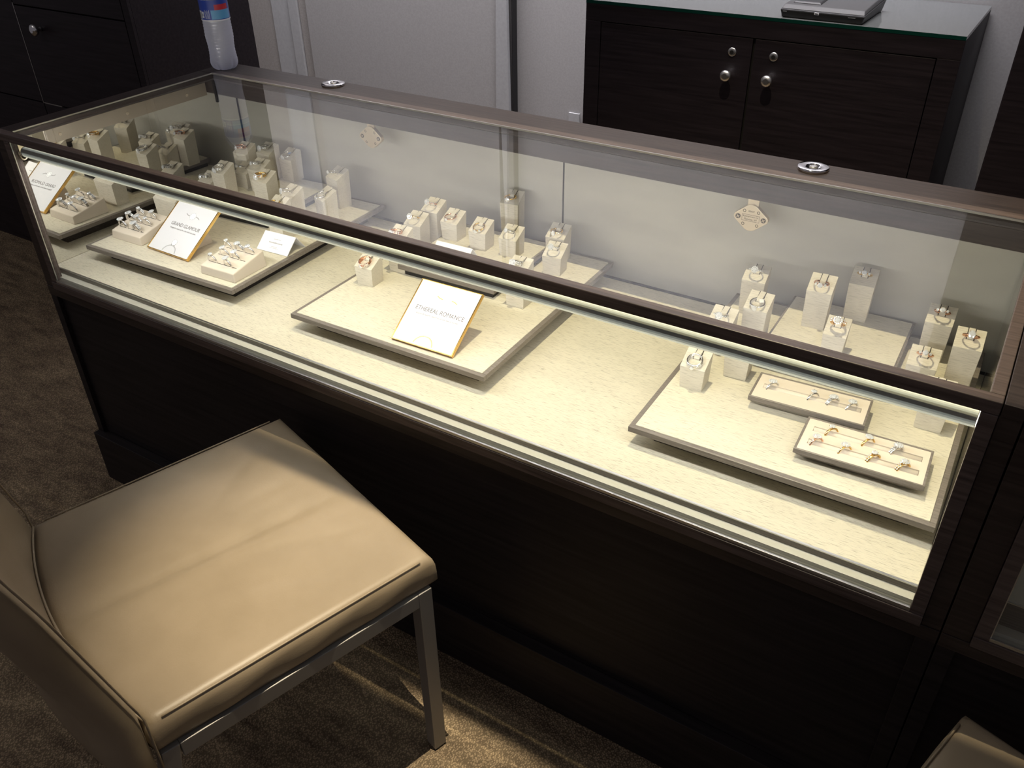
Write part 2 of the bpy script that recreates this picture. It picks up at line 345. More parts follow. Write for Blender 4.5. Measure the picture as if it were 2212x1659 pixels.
# ================================================================== showcase
def make_case(ox, label, full):
    T = empty('display_case', (ox + 0.9, 0.31, 0)); tag(T, label, 'showcase')
    X = lambda x: x - 0.9
    def P(name, m, x0, x1, y0, y1, z0, z1, bevel=0.0, parent=None):
        return bx(name, m, parent or T, X(x0), X(x1), y0 - 0.31, y1 - 0.31, z0 + Z0, z1 + Z0, bevel)
    # base
    P('carcass', 'black_wood', -0.040, 1.810, 0.020, 0.620, -Z0 + 0.001, -0.02)
    P('front_panel', 'black_wood', -0.028, 1.797, 0.012, 0.020, -0.425, -0.041)
    P('side_panel', 'black_wood', -0.050, -0.0418, 0.019, 0.628, -Z0 + 0.001, 0.3135)
    P('side_panel', 'black_wood', 1.810, 1.8205, 0.004, 0.628, -Z0 + 0.001, 0.3135)
    P('plinth', 'black_wood', -0.050, 1.8205, -0.012, 0.012, -Z0 + 0.001, -0.425, 0.001)
    P('stile', 'black_wood', -0.050, -0.028, 0.003, 0.018, -0.425, -0.041, 0.0008)
    P('stile', 'black_wood', 1.797, 1.8205, 0.003, 0.018, -0.425, -0.041, 0.0008)
    P('apron', 'wood', -0.050, 1.8205, 0.002, 0.02, -0.041, -0.0180, 0.0008)
    P('stile', 'wood', -0.050, -0.0175, 0.003, 0.018, -0.0175, 0.313, 0.0008)
    P('stile', 'wood', 1.7975, 1.8205, 0.003, 0.018, -0.0175, 0.313, 0.0008)
    P('bottom_rail', 'rail_wood', -0.017, 1.797, -0.003, 0.016, -0.0175, -0.0002, 0.0008)
    P('corner_post', 'rail_wood', -0.017, 0.0, -0.001, 0.016, 0.0, 0.3133, 0.0008)
    P('corner_post', 'rail_wood', 1.780, 1.797, -0.001, 0.016, 0.0, 0.3133, 0.0008)
    P('top_rail', 'rail_wood', -0.050, 1.7973, 0.0, 0.0171, 0.3135, 0.330, 0.0012)
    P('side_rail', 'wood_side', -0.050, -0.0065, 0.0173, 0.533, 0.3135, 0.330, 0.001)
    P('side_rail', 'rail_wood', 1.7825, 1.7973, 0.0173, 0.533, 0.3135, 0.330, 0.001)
    P('stile_cap', 'wood', 1.7985, 1.8205, 0.0, 0.628, 0.3135, 0.330, 0.0008)
    P('back_rail', 'wood', -0.050, 1.7973, 0.5335, 0.628, 0.3135, 0.330, 0.001)
    P('rail_lip', 'rail_wood', -0.006, 1.782, 0.5340, 0.5560, 0.3300, 0.3306)
    P('valance', 'wood', -0.040, 1.7825, 0.5335, 0.545, 0.280, 0.3134)
    P('lit_edge_strip', 'aluminium', -0.006, 1.782, 0.5312, 0.5338, 0.3275, 0.3309)  # bright metal strips stand in for the lit polished glass edge
    P('lit_edge_strip', 'aluminium', -0.0065, -0.0045, 0.0175, 0.5310, 0.3280, 0.3306)
    # glazing
    P('top_glass', 'glass', -0.0044, 1.7822, 0.0173, 0.5310, 0.3225, 0.3290)
    P('front_glass', 'glass', 0.0005, 1.7795, 0.0015, 0.0065, 0.0045, 0.3130)
    P('glass_channel', 'aluminium', 0.0, 1.780, -0.001, 0.0098, 0.0, 0.0042, 0.0004)
    P('channel_lip', 'aluminium', 0.0, 1.780, -0.0012, 0.0012, 0.0042, 0.0062, 0.0003)
    P('mirror_bead', 'aluminium', 0.0002, 0.0014, 0.0008, 0.0030, 0.006, 0.313)
    P('case_floor', 'laminate', -0.040, 1.781, 0.0100, 0.600, -0.018, 0.010)
    P('mirror_panel', 'mirror', -0.0415, -0.0400, 0.018, 0.620, 0.0, 0.3134)
    P('mirror_panel', 'mirror_old', 1.7826, 1.7840, 0.018, 0.620, 0.0, 0.3134)
    P('door_track', 'gap_black', -0.039, 1.782, 0.6005, 0.626, -0.018, 0.012)
    zd = 0.022 if full else 0.050
    P('deck', 'linen' if full else 'laminate', -0.0395, 1.7822, 0.0275, 0.598, 0.0105, zd, 0.0015)
    P('deck_trim', 'board_trim', -0.0395, 1.780, 0.0245, 0.0275, 0.0102, zd - 0.0020)
    P('deck_edge', 'aluminium', -0.0395, 1.780, 0.0243, 0.0279, zd - 0.0020, zd - 0.0002)
    P('sliding_door', 'door_panel', -0.041, 0.9185, 0.6265, 0.6275, 0.0, 0.300)
    P('sliding_door', 'door_panel', 0.9225, 1.783, 0.6265, 0.6275, 0.0, 0.300)
    P('door_seam_shade', 'gap_black', 0.9187, 0.9223, 0.6262, 0.6285, 0.0, 0.300)  # dark strip stands in for the shade in the gap between doors
    P('door_backing', 'gap_black', -0.045, 1.790, 0.629, 0.632, -0.02, 0.312)
    P('rear_rail', 'black_wood', -0.05, 1.82, 0.6205, 0.6262, 0.301, 0.3133)
    # lamp tube
    tb = MB(); n = 20; r = 0.0105; cy, cz = 0.0225 - 0.31, 0.2895 + Z0
    def arc(a0, a1, rr, k, x0, x1):
        vs = []; fs = []
        for i in range(k + 1):
            a = R(a0 + (a1 - a0) * i / k); vs += [(x0, cy + rr * math.cos(a), cz + rr * math.sin(a)), (x1, cy + rr * math.cos(a), cz + rr * math.sin(a))]
        for i in range(k): fs.append((2 * i, 2 * i + 1, 2 * i + 3, 2 * i + 2))
        return vs, fs
    xa, xb = X(0.012), X(1.779)
    tb.add(*arc(126, 168, r, 8, xa, xb), smooth=True); tube = tb.build('lamp_housing', 'lamp_grey', T)
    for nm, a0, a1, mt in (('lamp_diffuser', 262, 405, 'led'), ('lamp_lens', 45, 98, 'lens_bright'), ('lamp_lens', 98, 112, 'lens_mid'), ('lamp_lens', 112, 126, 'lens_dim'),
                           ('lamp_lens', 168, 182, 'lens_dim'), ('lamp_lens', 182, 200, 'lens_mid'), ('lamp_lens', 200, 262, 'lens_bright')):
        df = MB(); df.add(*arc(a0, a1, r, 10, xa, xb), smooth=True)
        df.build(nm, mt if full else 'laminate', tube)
    MB().lathe([(r * 1.02, 0), (r * 1.02, 0.003)], 24, Matrix.Translation((X(0.009), cy, cz)) @ Matrix.Rotation(R(90), 4, 'Y')).build('lamp_end_cap', 'satin_steel', T)
    hk = MB(); hk.tube([(X(0.003), cy + 0.008 * math.cos(R(a)) - 0.003, cz - 0.004 + 0.012 * math.sin(R(a))) for a in range(150, 331, 15)], 0.0016)
    hk.build('lamp_bracket', 'lock_brass', T)
    # strip holding the mirror
    st = P('mirror_strip', 'strip_metal', -0.0398, -0.0345, 0.10, 0.530, 0.2745, 0.3045, 0.0006)
    for yy in (0.13, 0.30, 0.47):
        MB().lathe([(0.004, 0), (0.003, 0.0016)], 12, Matrix.Translation((X(-0.0345), yy - 0.31, 0.289 + Z0)) @ Matrix.Rotation(R(90), 4, 'Y')).build('screw', 'lock_brass', st)
    P('corner_clip', 'gap_black', -0.0055, 0.001, 0.528, 0.5335, 0.262, 0.3130)
    if full:
        for lx, ly in ((0.328, 0.597), (1.428, 0.596)):
            M = Matrix.Translation((X(lx), ly - 0.31, 0.330 + Z0))
            ring = MB().lathe([(0.0262, 0), (0.0268, 0.001), (0.0268, 0.0045), (0.0258, 0.0055), (0.0130, 0.0055), (0.0118, 0.0045), (0.0105, 0.0012)], 40, M, cap=True).build('lock_collar', 'chrome', T)
            MB().lathe([(0.0065, 0.001), (0.0065, 0.0048), (0.0050, 0.0056)], 20, M).build('lock_cylinder', 'satin_steel', ring)
        for li, (lx, ly, lz, ang) in enumerate(((0.452, 0.575, 0.237, 0), (1.342, 0.575, 0.232, 0))):
            M = Matrix.Translation((X(lx), ly - 0.31, lz + Z0)) @ Matrix.Rotation(R(90), 4, 'X')
            poly = []
            for cxx, cyy, rr, a0, a1 in ((0.024, 0, 0.008, -52, 52), (0, 0.008, 0.017, 52, 128), (-0.024, 0, 0.008, 128, 232), (0, -0.008, 0.017, 232, 308)):
                for k in range(7):
                    a = R(a0 + (a1 - a0) * k / 6); poly.append((cxx + rr * math.cos(a), cyy + rr * math.sin(a)))
            lk = MB().prism(poly, 0, 0.010, M).build('plunger_lock', 'lock_brass', T, bevel=0.001)
            MB().box(X(lx) - 0.010, X(lx) + 0.010, ly - 0.31 - 0.006, ly - 0.31 + 0.0, lz + Z0 + 0.022, 0.3134 + Z0).build('lock_stem', 'lock_brass', lk)
            F = M @ Matrix.Translation((0, 0, 0.0101))
            for sx in (-1, 1):
                g = F @ Matrix.Translation((sx * 0.0235, 0, 0))
                sc = MB().lathe([(0.0046, 0), (0.0046, 0.0007)], 18, g).build('screw', 'engraving', lk)
                c = MB(); c.box(-0.0030, 0.0030, -0.0006, 0.0006, 0.0007, 0.0011); c.box(-0.0006, 0.0006, -0.0030, 0.0030, 0.0007, 0.0011)
                c.v = [tuple(g @ Matrix.Rotation(R(35), 4, 'Z') @ Vector(v)) for v in c.v]; c.build('screw_cross', 'lock_brass', lk)
                for sy in (-1, 1):
                    MB().torus(0.0024, 0.0005, 16, 4, F @ Matrix.Translation((sx * 0.013, sy * 0.0125, 0))).build('rivet', 'engraving', lk)
            if li == 1:
                fr = MB()
                for a, b, c2, d2 in ((-0.016, 0.016, 0.0058, 0.0063), (-0.016, 0.016, -0.0063, -0.0058), (-0.0163, -0.0158, -0.0063, 0.0063), (0.0158, 0.0163, -0.0063, 0.0063)):
                    fr.box(a, b, c2, d2, 0, 0.0002)
                fr.v = [tuple(F @ Vector(v)) for v in fr.v]; fr.build('name_box', 'engraving', lk)
                textmesh('engraved_text', 'Kuester Lock Co.', 0.0052, 'engraving', lk, F @ Matrix.Translation((0, 0.0028, 0)), xs=0.78)
                textmesh('engraved_text', 'Plainview, NY', 0.0052, 'engraving', lk, F @ Matrix.Translation((0, -0.0028, 0)), xs=0.82)
                textmesh('engraved_number', '00447', 0.0048, 'engraving', lk, F @ Matrix.Translation((0, 0.0125, 0)))
    return T
case = make_case(0.0, 'long lit glass jewelry showcase with dark wood frame and cream deck', True)
case2 = make_case(1.8725, 'neighbouring unlit dark wood showcase at the right edge, mostly out of view', False)

# ================================================================== display boards and risers
ZB = 0.060 + Z0; ZR = 0.083 + Z0
def board(name, x, y, rz, wd, dp, ztop, thick, gap, inset, label, cat, group, trim_w=0.0085):
    T = empty(name, (x, y, ztop - thick - gap), R(rz)); tag(T, label, cat, group)
    h = thick + gap
    b = MB().box(inset, wd - inset, inset, dp - inset, 0.0, gap).build('base', 'recess_black', T)
    MB().box(trim_w, wd - trim_w, trim_w, dp - trim_w, gap + 0.001, h).build('cloth_panel', 'linen', T, bevel=0.0008)
    for (a, b2, c, d) in ((0, wd, 0, trim_w), (0, wd, dp - trim_w, dp), (0, trim_w, trim_w, dp - trim_w), (wd - trim_w, wd, trim_w, dp - trim_w)):
        MB().box(a, b2, c, d, gap, h - 0.0012).build('trim_strip', 'board_trim', T, bevel=0.0008)
    return T
GB = 'raised display boards on the showcase deck'
board('display_board', 0.009, 0.084, 1.8, 0.449, 0.505, ZB, 0.011, 0.027, 0.032, 'cream cloth display board at left, under the GRAND GLAMOUR sign', 'board', GB)
board('display_board', 0.626, 0.0905, 0.8, 0.440, 0.505, ZB, 0.011, 0.027, 0.032, 'cream cloth display board in the middle, under the ETHEREAL ROMANCE sign', 'board', GB)
board('display_board', 1.334, 0.0975, 0.8, 0.445, 0.505, ZB, 0.011, 0.027, 0.032, 'cream cloth display board at right, under the two slotted ring trays', 'board', GB)
GR = 'small riser platforms on the display boards'
board('riser_platform', 0.078, 0.335, 4.0, 0.225, 0.245, ZR, 0.012, 0.011, 0.006, 'small cloth riser on the left board behind the GRAND GLAMOUR sign', 'riser', GR, 0.004)
board('riser_platform', 0.701, 0.327, 1.5, 0.232, 0.240, ZR, 0.012, 0.011, 0.006, 'small cloth riser on the middle board behind the ETHEREAL ROMANCE sign', 'riser', GR, 0.004)
board('riser_platform', 1.440, 0.360, 0.8, 0.215, 0.245, ZR, 0.012, 0.011, 0.006, 'small cloth riser on the right board behind the single slot tray', 'riser', GR, 0.004)

# ================================================================== rings
def gem_mesh(r, n=8, oval=1.0, M=None, mb=None):
    mb = mb or MB(); M = M or Matrix()
    lv = [(0.56, 0.34, 0.5), (0.86, 0.18, 0.0), (1.0, 0.0, 0.5), (0.98, -0.07, 0.5)]
    vs = []
    for rr, z, ph in lv:
        for k in range(n):
            a = 2 * math.pi * (k + ph) / n; vs.append(M @ Vector((r * rr * math.cos(a), r * rr * oval * math.sin(a), r * z)))
    vs.append(M @ Vector((0, 0, -0.85 * r))); fs = [tuple(range(n))]
    for i in range(3):
        for k in range(n):
            k2 = (k + 1) % n
            if i == 0: fs += [(i * n + k, n + k, n + k2), (i * n + k, n + k2, i * n + k2)]
            elif i == 1: fs += [(n + k, 2 * n + k, n + k2), (n + k2, 2 * n + k, 2 * n + k2)]
            else: fs.append((2 * n + k, 3 * n + k, 3 * n + k2, 2 * n + k2))
    for k in range(n): fs.append((3 * n + k, 4 * n, 3 * n + (k + 1) % n))
    mb.add(vs, fs); return mb
def add_ring(label, metal, style, parent_M, group, size=1.0, tagc=None):
    """ring in its own frame: band in the XZ plane, stone pointing to +Z, placed by parent_M"""
    size *= 1.32; RR = 0.0092 * size
    T = empty('ring', (0, 0, 0)); T.matrix_world = parent_M
    tag(T, label, 'ring', group)
    up = Matrix.Rotation(R(90), 4, 'X')
    b = MB(); b.torus(RR, 0.00105 * size, 30, 6, up, flat=1.25)
    if style in ('set', 'cluster', 'twist'):
        b.torus(RR, 0.00095 * size, 30, 6, Matrix.Translation((0, 0.0024 * size, 0)) @ up, flat=1.2)
    if style == 'twist':
        b.torus(RR, 0.0008 * size, 30, 5, Matrix.Rotation(R(14), 4, 'Z') @ up)
    b.build('band', metal, T)
    g = {'solitaire': 0.0036, 'oval': 0.0042, 'halo': 0.0033, 'set': 0.0036, 'cluster': 0.0036, 'twist': 0.0030, 'pear': 0.0036, 'plain': 0.0026, 'three': 0.0036}[style] * size
    zt = RR + 0.0022 * size
    G = Matrix.Translation((0, 0, zt + g * 0.35))
    gem_mesh(g, 8, 1.35 if style in ('oval', 'pear') else 1.0, G).build('stone', 'diamond', T)
    pr = MB()
    for k in range(4):
        a = R(45 + 90 * k); pr.tube([(0, 0, RR + 0.0006), (g * 0.98 * math.cos(a), g * (1.3 if style in ('oval', 'pear') else 0.98) * math.sin(a), zt + g * 0.55)], 0.00042 * size, 5)
    pr.build('prongs', metal, T)
    acc = MB()
    if style in ('halo', 'cluster'):
        for k in range(12):
            a = 2 * math.pi * k / 12; gem_mesh(0.0011 * size, 6, 1, G @ Matrix.Translation(((g + 0.0011) * math.cos(a), (g + 0.0011) * math.sin(a), -0.0002)), acc)
    if style == 'three':
        for sx in (-1, 1): gem_mesh(0.0020 * size, 6, 1, Matrix.Rotation(R(sx * 33), 4, 'Y') @ Matrix.Translation((0, 0, RR + 0.0018)), acc)
    if style in ('set', 'cluster', 'twist', 'halo', 'pear'):
        for row in ((0, 0.0024) if style in ('set', 'cluster', 'twist') else (0,)):
            for k in range(-4, 5):
                if abs(k) < 2 and row == 0: continue
                gem_mesh(0.00105 * size, 6, 1, Matrix.Rotation(R(k * 15), 4, 'Y') @ Matrix.Translation((0, row * size, RR + 0.0011 * size)), acc)
    if acc.v: acc.build('accent_stones', 'diamond', T)
    if tagc:
        tg = MB().box(-0.0035, 0.0035, 0.0, 0.0006, -0.0045, 0.0045)
        tg.v = [tuple(Matrix.Translation((0.004 * size, 0.0015, -RR * 0.4)) @ Matrix.Rotation(R(20), 4, 'Y') @ Vector(v)) for v in tg.v]
        t = tg.build('price_tag', tagc, T)
    return T

# ring blocks: name -> (x centre, y front, plane, front height, turn, top width, place phrase, ring or None)
b_, r_ = ZB, ZR
WG, YG, RG = 'white_gold', 'yellow_gold', 'rose_gold'
MN = {WG: 'silver-white', YG: 'yellow gold', RG: 'rose gold'}
SN = {'solitaire': 'round stone', 'oval': 'oval stone', 'halo': 'halo stone', 'set': 'paired bands', 'cluster': 'stone cluster', 'twist': 'twisted bands', 'pear': 'elongated stone', 'plain': 'flat head', 'three': 'three stones'}
BL = [
 (0.0715, 0.263, b_, 0.055, 2, 0.073, 'wide bare block beside the GRAND GLAMOUR sign', None),
 (0.362, 0.322, b_, 0.072, 0, 0.044, 'tall block behind the white name card on the left board', (YG, 'solitaire', 8, None)),
 (0.380, 0.446, b_, 0.056, -20, 0.044, 'turned block in front of the rightmost tall block, left board', (WG, 'plain', -20, None)),
 (0.348, 0.528, b_, 0.072, -12, 0.044, 'tall rear block at the right corner of the left board', (WG, 'solitaire', 12, None)),
 (0.336, 0.387, b_, 0.072, -8, 0.044, 'tall block just right of the left riser', (WG, 'oval', 10, None)),
 (0.262, 0.385, r_, 0.071, 2, 0.044, 'tallest front block on the left riser, at its right end', (YG, 'cluster', 5, None)),
 (0.163, 0.462, r_, 0.056, 2, 0.044, 'middle row block on the left riser, behind its tallest front block', (WG, 'twist', 15, None)),
 (0.121, 0.533, r_, 0.068, 0, 0.044, 'back row middle block on the left riser', (WG, 'cluster', 10, None)),
 (0.172, 0.556, r_, 0.056, 0, 0.042, 'back row right block on the left riser, pale blue tag', (WG, 'halo', -12, 'tag_pale')),
 (0.072, 0.503, r_, 0.070, 2, 0.044, 'back row left block on the left riser', (RG, 'set', 8, 'tag_pale')),
 (0.104, 0.466, r_, 0.036, 2, 0.042, 'lowest block on the left riser', (WG, 'three', 20, None)),
 (0.099, 0.404, r_, 0.056, 2, 0.043, 'front block at the left end of the left riser', (WG, 'cluster', -8, None)),
 (0.028, 0.414, b_, 0.038, 0, 0.045, 'low block nearest the mirror on the left board', (WG, 'set', 12, None)),
 (0.6765, 0.250, b_, 0.040, 2, 0.043, 'low block at the left front of the middle board', (RG, 'twist', -18, None)),
 (0.695, 0.330, b_, 0.072, 0, 0.043, 'tall block behind the low left front block, middle board', (RG, 'cluster', 12, None)),
 (0.657, 0.436, b_, 0.056, 2, 0.043, 'block left of the middle riser', (YG, 'halo', 25, None)),
 (0.668, 0.484, b_, 0.072, 0, 0.043, 'tall rear block at the left corner of the middle board', (RG, 'halo', 28, None)),
 (0.7275, 0.473, r_, 0.040, 0, 0.043, 'left block of the three on the middle riser', (RG, 'plain', -5, None)),
 (0.807, 0.463, r_, 0.040, 2, 0.042, 'centre block of the three on the middle riser', (YG, 'three', -18, None)),
 (0.880, 0.466, r_, 0.039, 2, 0.042, 'right block of the three on the middle riser', (WG, 'solitaire', 25, None)),
 (0.824, 0.562, r_, 0.071, 8, 0.043, 'tall lone block at the back of the middle board', (YG, 'solitaire', 0, None)),
 (0.953, 0.534, b_, 0.056, 4, 0.043, 'rear block of the pair right of the middle riser', (YG, 'pear', 2, None)),
 (0.976, 0.481, b_, 0.040, 6, 0.042, 'front block of the pair right of the middle riser', (WG, 'halo', 30, None)),
 (0.982, 0.329, b_, 0.072, 0, 0.043, 'tall block right of the ETHEREAL ROMANCE sign', (WG, 'cluster', 25, None)),
 (1.377, 0.240, b_, 0.040, 2, 0.042, 'low block at the left front of the right board', (WG, 'twist', -20, None)),
 (1.428, 0.306, b_, 0.040, 3, 0.042, 'low block left of the single slot tray', None),
 (1.371, 0.367, b_, 0.056, 0, 0.043, 'block at the left edge of the right board', (WG, 'halo', 20, None)),
 (1.414, 0.422, b_, 0.071, 0, 0.042, 'tall block touching the left side of the right riser', (WG, 'pear', -12, 'tag_white')),
 (1.376, 0.524, b_, 0.071, 3, 0.043, 'tall rear block at the left corner of the right board', (WG, 'halo', 32, None)),
 (1.499, 0.495, r_, 0.072, 3, 0.043, 'tall left block on the right riser', (RG, 'three', 10, None)),
 (1.555, 0.560, r_, 0.071, 3, 0.043, 'tall rear block on the right riser', (YG, 'three', 32, None)),
 (1.551, 0.421, r_, 0.038, 3, 0.038, 'lowest block on the right riser', (YG, 'cluster', 45, None)),
 (1.6915, 0.530, b_, 0.071, 1, 0.043, 'tall rear block right of the right riser', (RG, 'three', 38, None)),
 (1.7445, 0.471, b_, 0.071, 3, 0.043, 'tall rightmost block against the end panel', (RG, 'oval', 36, 'tag_white')),
 (1.690, 0.432, b_, 0.040, 2, 0.046, 'low block beside the rightmost tall block', (RG, 'three', 38, None)),
 (1.728, 0.319, b_, 0.056, 2, 0.043, 'block behind the two slot tray at the right end', (WG, 'three', 45, None)),
]
RP = [None, 'tall block behind the left name card', "turned block near the left board's right edge", 'tall rear block, left board right corner', 'tall block right of the left riser', 'tallest front block of the left riser', 'middle row block of the left riser', 'back row middle block, left riser', 'back row right block, left riser', 'back row left block, left riser', 'lowest block on the left riser', 'front left block on the left riser', 'low block nearest the left mirror', 'low left front block, middle board', 'tall block behind the low one, middle board', 'block just left of the middle riser', 'tall rear left block, middle board', 'left of three blocks on the middle riser', 'centre of three blocks on the middle riser', 'right of three blocks on the middle riser', 'tall lone back block, middle board', 'rear block right of the middle riser', 'front block right of the middle riser', 'tall block right of the ETHEREAL ROMANCE sign', 'low left front block, right board', None, 'left edge block of the right board', "tall block touching the right riser's left side", 'tall rear left block, right board', 'tall left block on the right riser', 'tall rear block on the right riser', 'lowest block on the right riser', 'tall rear block right of the right riser', 'tall rightmost block by the end panel', 'low block beside the rightmost tall block', 'block behind the two slot tray']
for bi, (xc, yf, zp, fh, rz, wt, place, rg) in enumerate(BL):
    T = empty('ring_block', (xc, yf, zp), R(rz)); tag(T, 'cream ' + place if not place.startswith('wide') else place, 'ring block', 'slant-topped ring display blocks')
    ht, hb, dt = wt / 2, wt / 2 - 0.0022, 0.038
    rise = 0.018
    bk = MB().hexa([(-hb, 0.0015, 0), (hb, 0.0015, 0), (hb, dt - 0.0015, 0), (-hb, dt - 0.0015, 0), (-ht, 0, fh), (ht, 0, fh), (ht, dt, fh + rise), (-ht, dt, fh + rise)])
    bk.build('body', 'block_cloth', T, bevel=0.0006)
    sl = math.atan2(rise, dt)
    if rg:
        tw = 0.0046; tv = []; tf = []
        prof = [(dt + 0.0002, 0.0004), (dt * 0.85, 0.0016), (dt * 0.66, 0.0040), (dt * 0.52, 0.0050), (dt * 0.42, 0.0030)]
        for (yy, lift) in prof:
            zz = fh + rise * yy / dt + lift
            tv += [(-tw, yy, zz), (tw, yy, zz), (tw, yy, zz - 0.0014), (-tw, yy, zz - 0.0014)]
        for i in range(len(prof) - 1):
            a = 4 * i
            for j in range(4): tf.append((a + j, a + (j + 1) % 4, a + 4 + (j + 1) % 4, a + 4 + j))
        tf += [(0, 3, 2, 1), (16, 17, 18, 19)]
        MB().add(tv, tf).build('tongue', 'block_cloth', T)
        sl_ = MB()
        for sx in (-1, 1):
            x0 = sx * (tw + 0.0009); q = [(x0 - 0.0006, 0.42), (x0 + 0.0006, 0.42), (x0 + 0.0006, 1.0), (x0 - 0.0006, 1.0)]
            sl_.add([(x, dt * k, fh + rise * k + 0.00025) for x, k in q], [(0, 1, 2, 3)])
        sl_.build('slit', 'recess_black', T)
        metal, style, tilt, tg = rg
        a = R(tilt)
        tip = Vector((0, dt * 0.50, fh + rise * 0.50 + 0.0032))
        u = Vector((0, -math.cos(a), math.sin(a)))
        c = tip + u * (0.0121 * 0.80)
        nrm = Vector((1, 0, 0)).cross(u)         # ring plane spanned by x and u
        M = Matrix(((1, -nrm.x * -1 * -1, u.x, c.x), (0, -nrm.y, u.y, c.y), (0, -nrm.z, u.z, c.z), (0, 0, 0, 1)))
        W = Matrix.Translation((xc, yf, zp)) @ Matrix.Rotation(R(rz), 4, 'Z') @ M
        add_ring('%s ring with %s on the %s' % (MN[metal], SN[style], RP[bi]), metal, style, W, 'rings on slanted blocks', 1.0, tg)

# ================================================================== wedge cushions with rings
def cushion(x, y, rz, label, rows, rl):
    wd, dp, h0, h1 = 0.097, 0.092, 0.019, 0.036
    T = empty('ring_cushion', (x, y, ZB), R(rz)); tag(T, label, 'ring cushion', 'wedge-shaped ring cushions')
    MB().hexa([(0, 0, 0), (wd, 0, 0), (wd, dp, 0), (0, dp, 0), (0.002, 0.002, h0), (wd - 0.002, 0.002, h0), (wd - 0.002, dp - 0.001, h1), (0.002, dp - 0.001, h1)]).build('body', 'suede', T, bevel=0.0018)
    sl = math.atan2(h1 - h0, dp)
    TM = Matrix.Translation((x, y, ZB)) @ Matrix.Rotation(R(rz), 4, 'Z')
    for ri, (yy, items) in enumerate(rows):
        zz = h0 + (h1 - h0) * yy / dp
        MB().box(0.010, wd - 0.010, yy - 0.0006, yy + 0.0006, -0.00005, 0.0004).build('slot', 'recess_black', T, loc=(0, 0, zz), rot=(0, 0, 0))
        for ii, (xx, metal, style, s) in enumerate(items):
            c = Matrix.Translation((xx, yy, zz + 0.0030)) @ Matrix.Rotation(sl, 4, 'X') @ Matrix.Rotation(R(random.uniform(-12, 12)), 4, 'Z')
            add_ring(rl(ri, ii, metal, style), metal, style, TM @ c, 'rings in wedge cushions', s)
pos = ['left', 'middle', 'right']
rowname = ['front', 'middle', 'back']
def rlab(which, n):
    def f(ri, ii, metal, style):
        p = pos[ii] if n[ri] == 3 else ('left', 'right')[ii]
        return '%s ring, %s of the %s row in the cushion %s' % (MN[metal], p, rowname[ri], which)
    return f
cushion(0.029, 0.140, 1.5, 'pale wedge ring cushion left of the GRAND GLAMOUR sign',
        [(0.020, [(0.022, WG, 'halo', 1.15), (0.066, WG, 'cluster', 1.15)]), (0.046, [(0.018, WG, 'cluster', 1.1), (0.046, WG, 'halo', 1.0), (0.073, WG, 'solitaire', 1.0)]), (0.071, [(0.022, WG, 'set', 1.0), (0.066, WG, 'oval', 1.0)])],
        rlab('left of the sign', [2, 3, 2]))
cushion(0.345, 0.119, 2.0, 'pale wedge ring cushion right of the GRAND GLAMOUR sign',
        [(0.020, [(0.020, WG, 'solitaire', 1.0), (0.064, WG, 'oval', 1.05)]), (0.046, [(0.030, WG, 'pear', 1.1), (0.062, WG, 'halo', 1.0)]), (0.071, [(0.016, WG, 'solitaire', 1.0), (0.047, WG, 'cluster', 1.0), (0.076, WG, 'halo', 1.0)])],
        rlab('right of the sign', [2, 2, 3]))

# ================================================================== slotted ring trays
def tray(x, y, rz, wd, dp, slots, label, rings):
    T = empty('ring_tray', (x, y, ZB), R(rz)); tag(T, label, 'ring tray', 'dark-edged ring trays')
    h = 0.022; i = 0.016; t = 0.0035
    MB().hexa([(i, i, 0), (wd - i, i, 0), (wd - i, dp - i, 0), (i, dp - i, 0), (0, 0, h - 0.007), (wd, 0, h - 0.007), (wd, dp, h - 0.007), (0, dp, h - 0.007)]).build('tray_foot', 'board_trim', T)
    for (a, b, c, d) in ((0, wd, 0, t), (0, wd, dp - t, dp), (0, t, t, dp - t), (wd - t, wd, t, dp - t)):
        MB().box(a, b, c, d, h - 0.007, h + 0.0008).build('rim', 'board_trim', T, bevel=0.0005)
    # pad with open slots
    ys = [t]; x0, x1 = 0.014, wd - 0.012
    for s in slots: ys += [s - 0.0065, s + 0.0065]
    ys.append(dp - t); pad = MB()
    for k in range(0, len(ys), 2): pad.box(t, wd - t, ys[k], ys[k + 1], h - 0.0068, h)
    for s in slots: pad.box(t, x0, s - 0.0065, s + 0.0065, h - 0.0068, h); pad.box(x1, wd - t, s - 0.0065, s + 0.0065, h - 0.0068, h)
    pad.build('pad', 'suede', T)
    TM = Matrix.Translation((x, y, ZB)) @ Matrix.Rotation(R(rz), 4, 'Z')
    for s in slots:
        MB().tube([(x0 + 0.0006, s, h - 0.0035), (x1 - 0.0006, s, h - 0.0035)], 0.0052, 14).build('roll', 'suede', T)
    for (s, xx, metal, style, tg, lab) in rings:
        c = Matrix.Translation((xx, s, h - 0.0040)) @ Matrix.Rotation(R(90 - 38), 4, 'Z') @ Matrix.Rotation(R(-4), 4, 'X')
        add_ring(lab, metal, style, TM @ c, 'rings in slotted trays', 1.0, tg)
tray(1.473, 0.2385, 3.4, 0.176, 0.076, [0.040], 'single slot ring tray behind the two slot tray',
     [(0.040, 0.028, WG, 'halo', 'tag_blue', 'silver-white ring with blue tag, leftmost in the single slot tray'),
      (0.040, 0.092, WG, 'solitaire', 'tag_white', 'silver-white solitaire ring near the middle of the single slot tray'),
      (0.040, 0.122, WG, 'cluster', 'tag_white', 'silver-white cluster ring, third from the left in the single slot tray'),
      (0.040, 0.150, WG, 'halo', 'tag_pale', 'silver-white ring at the right end of the single slot tray')])
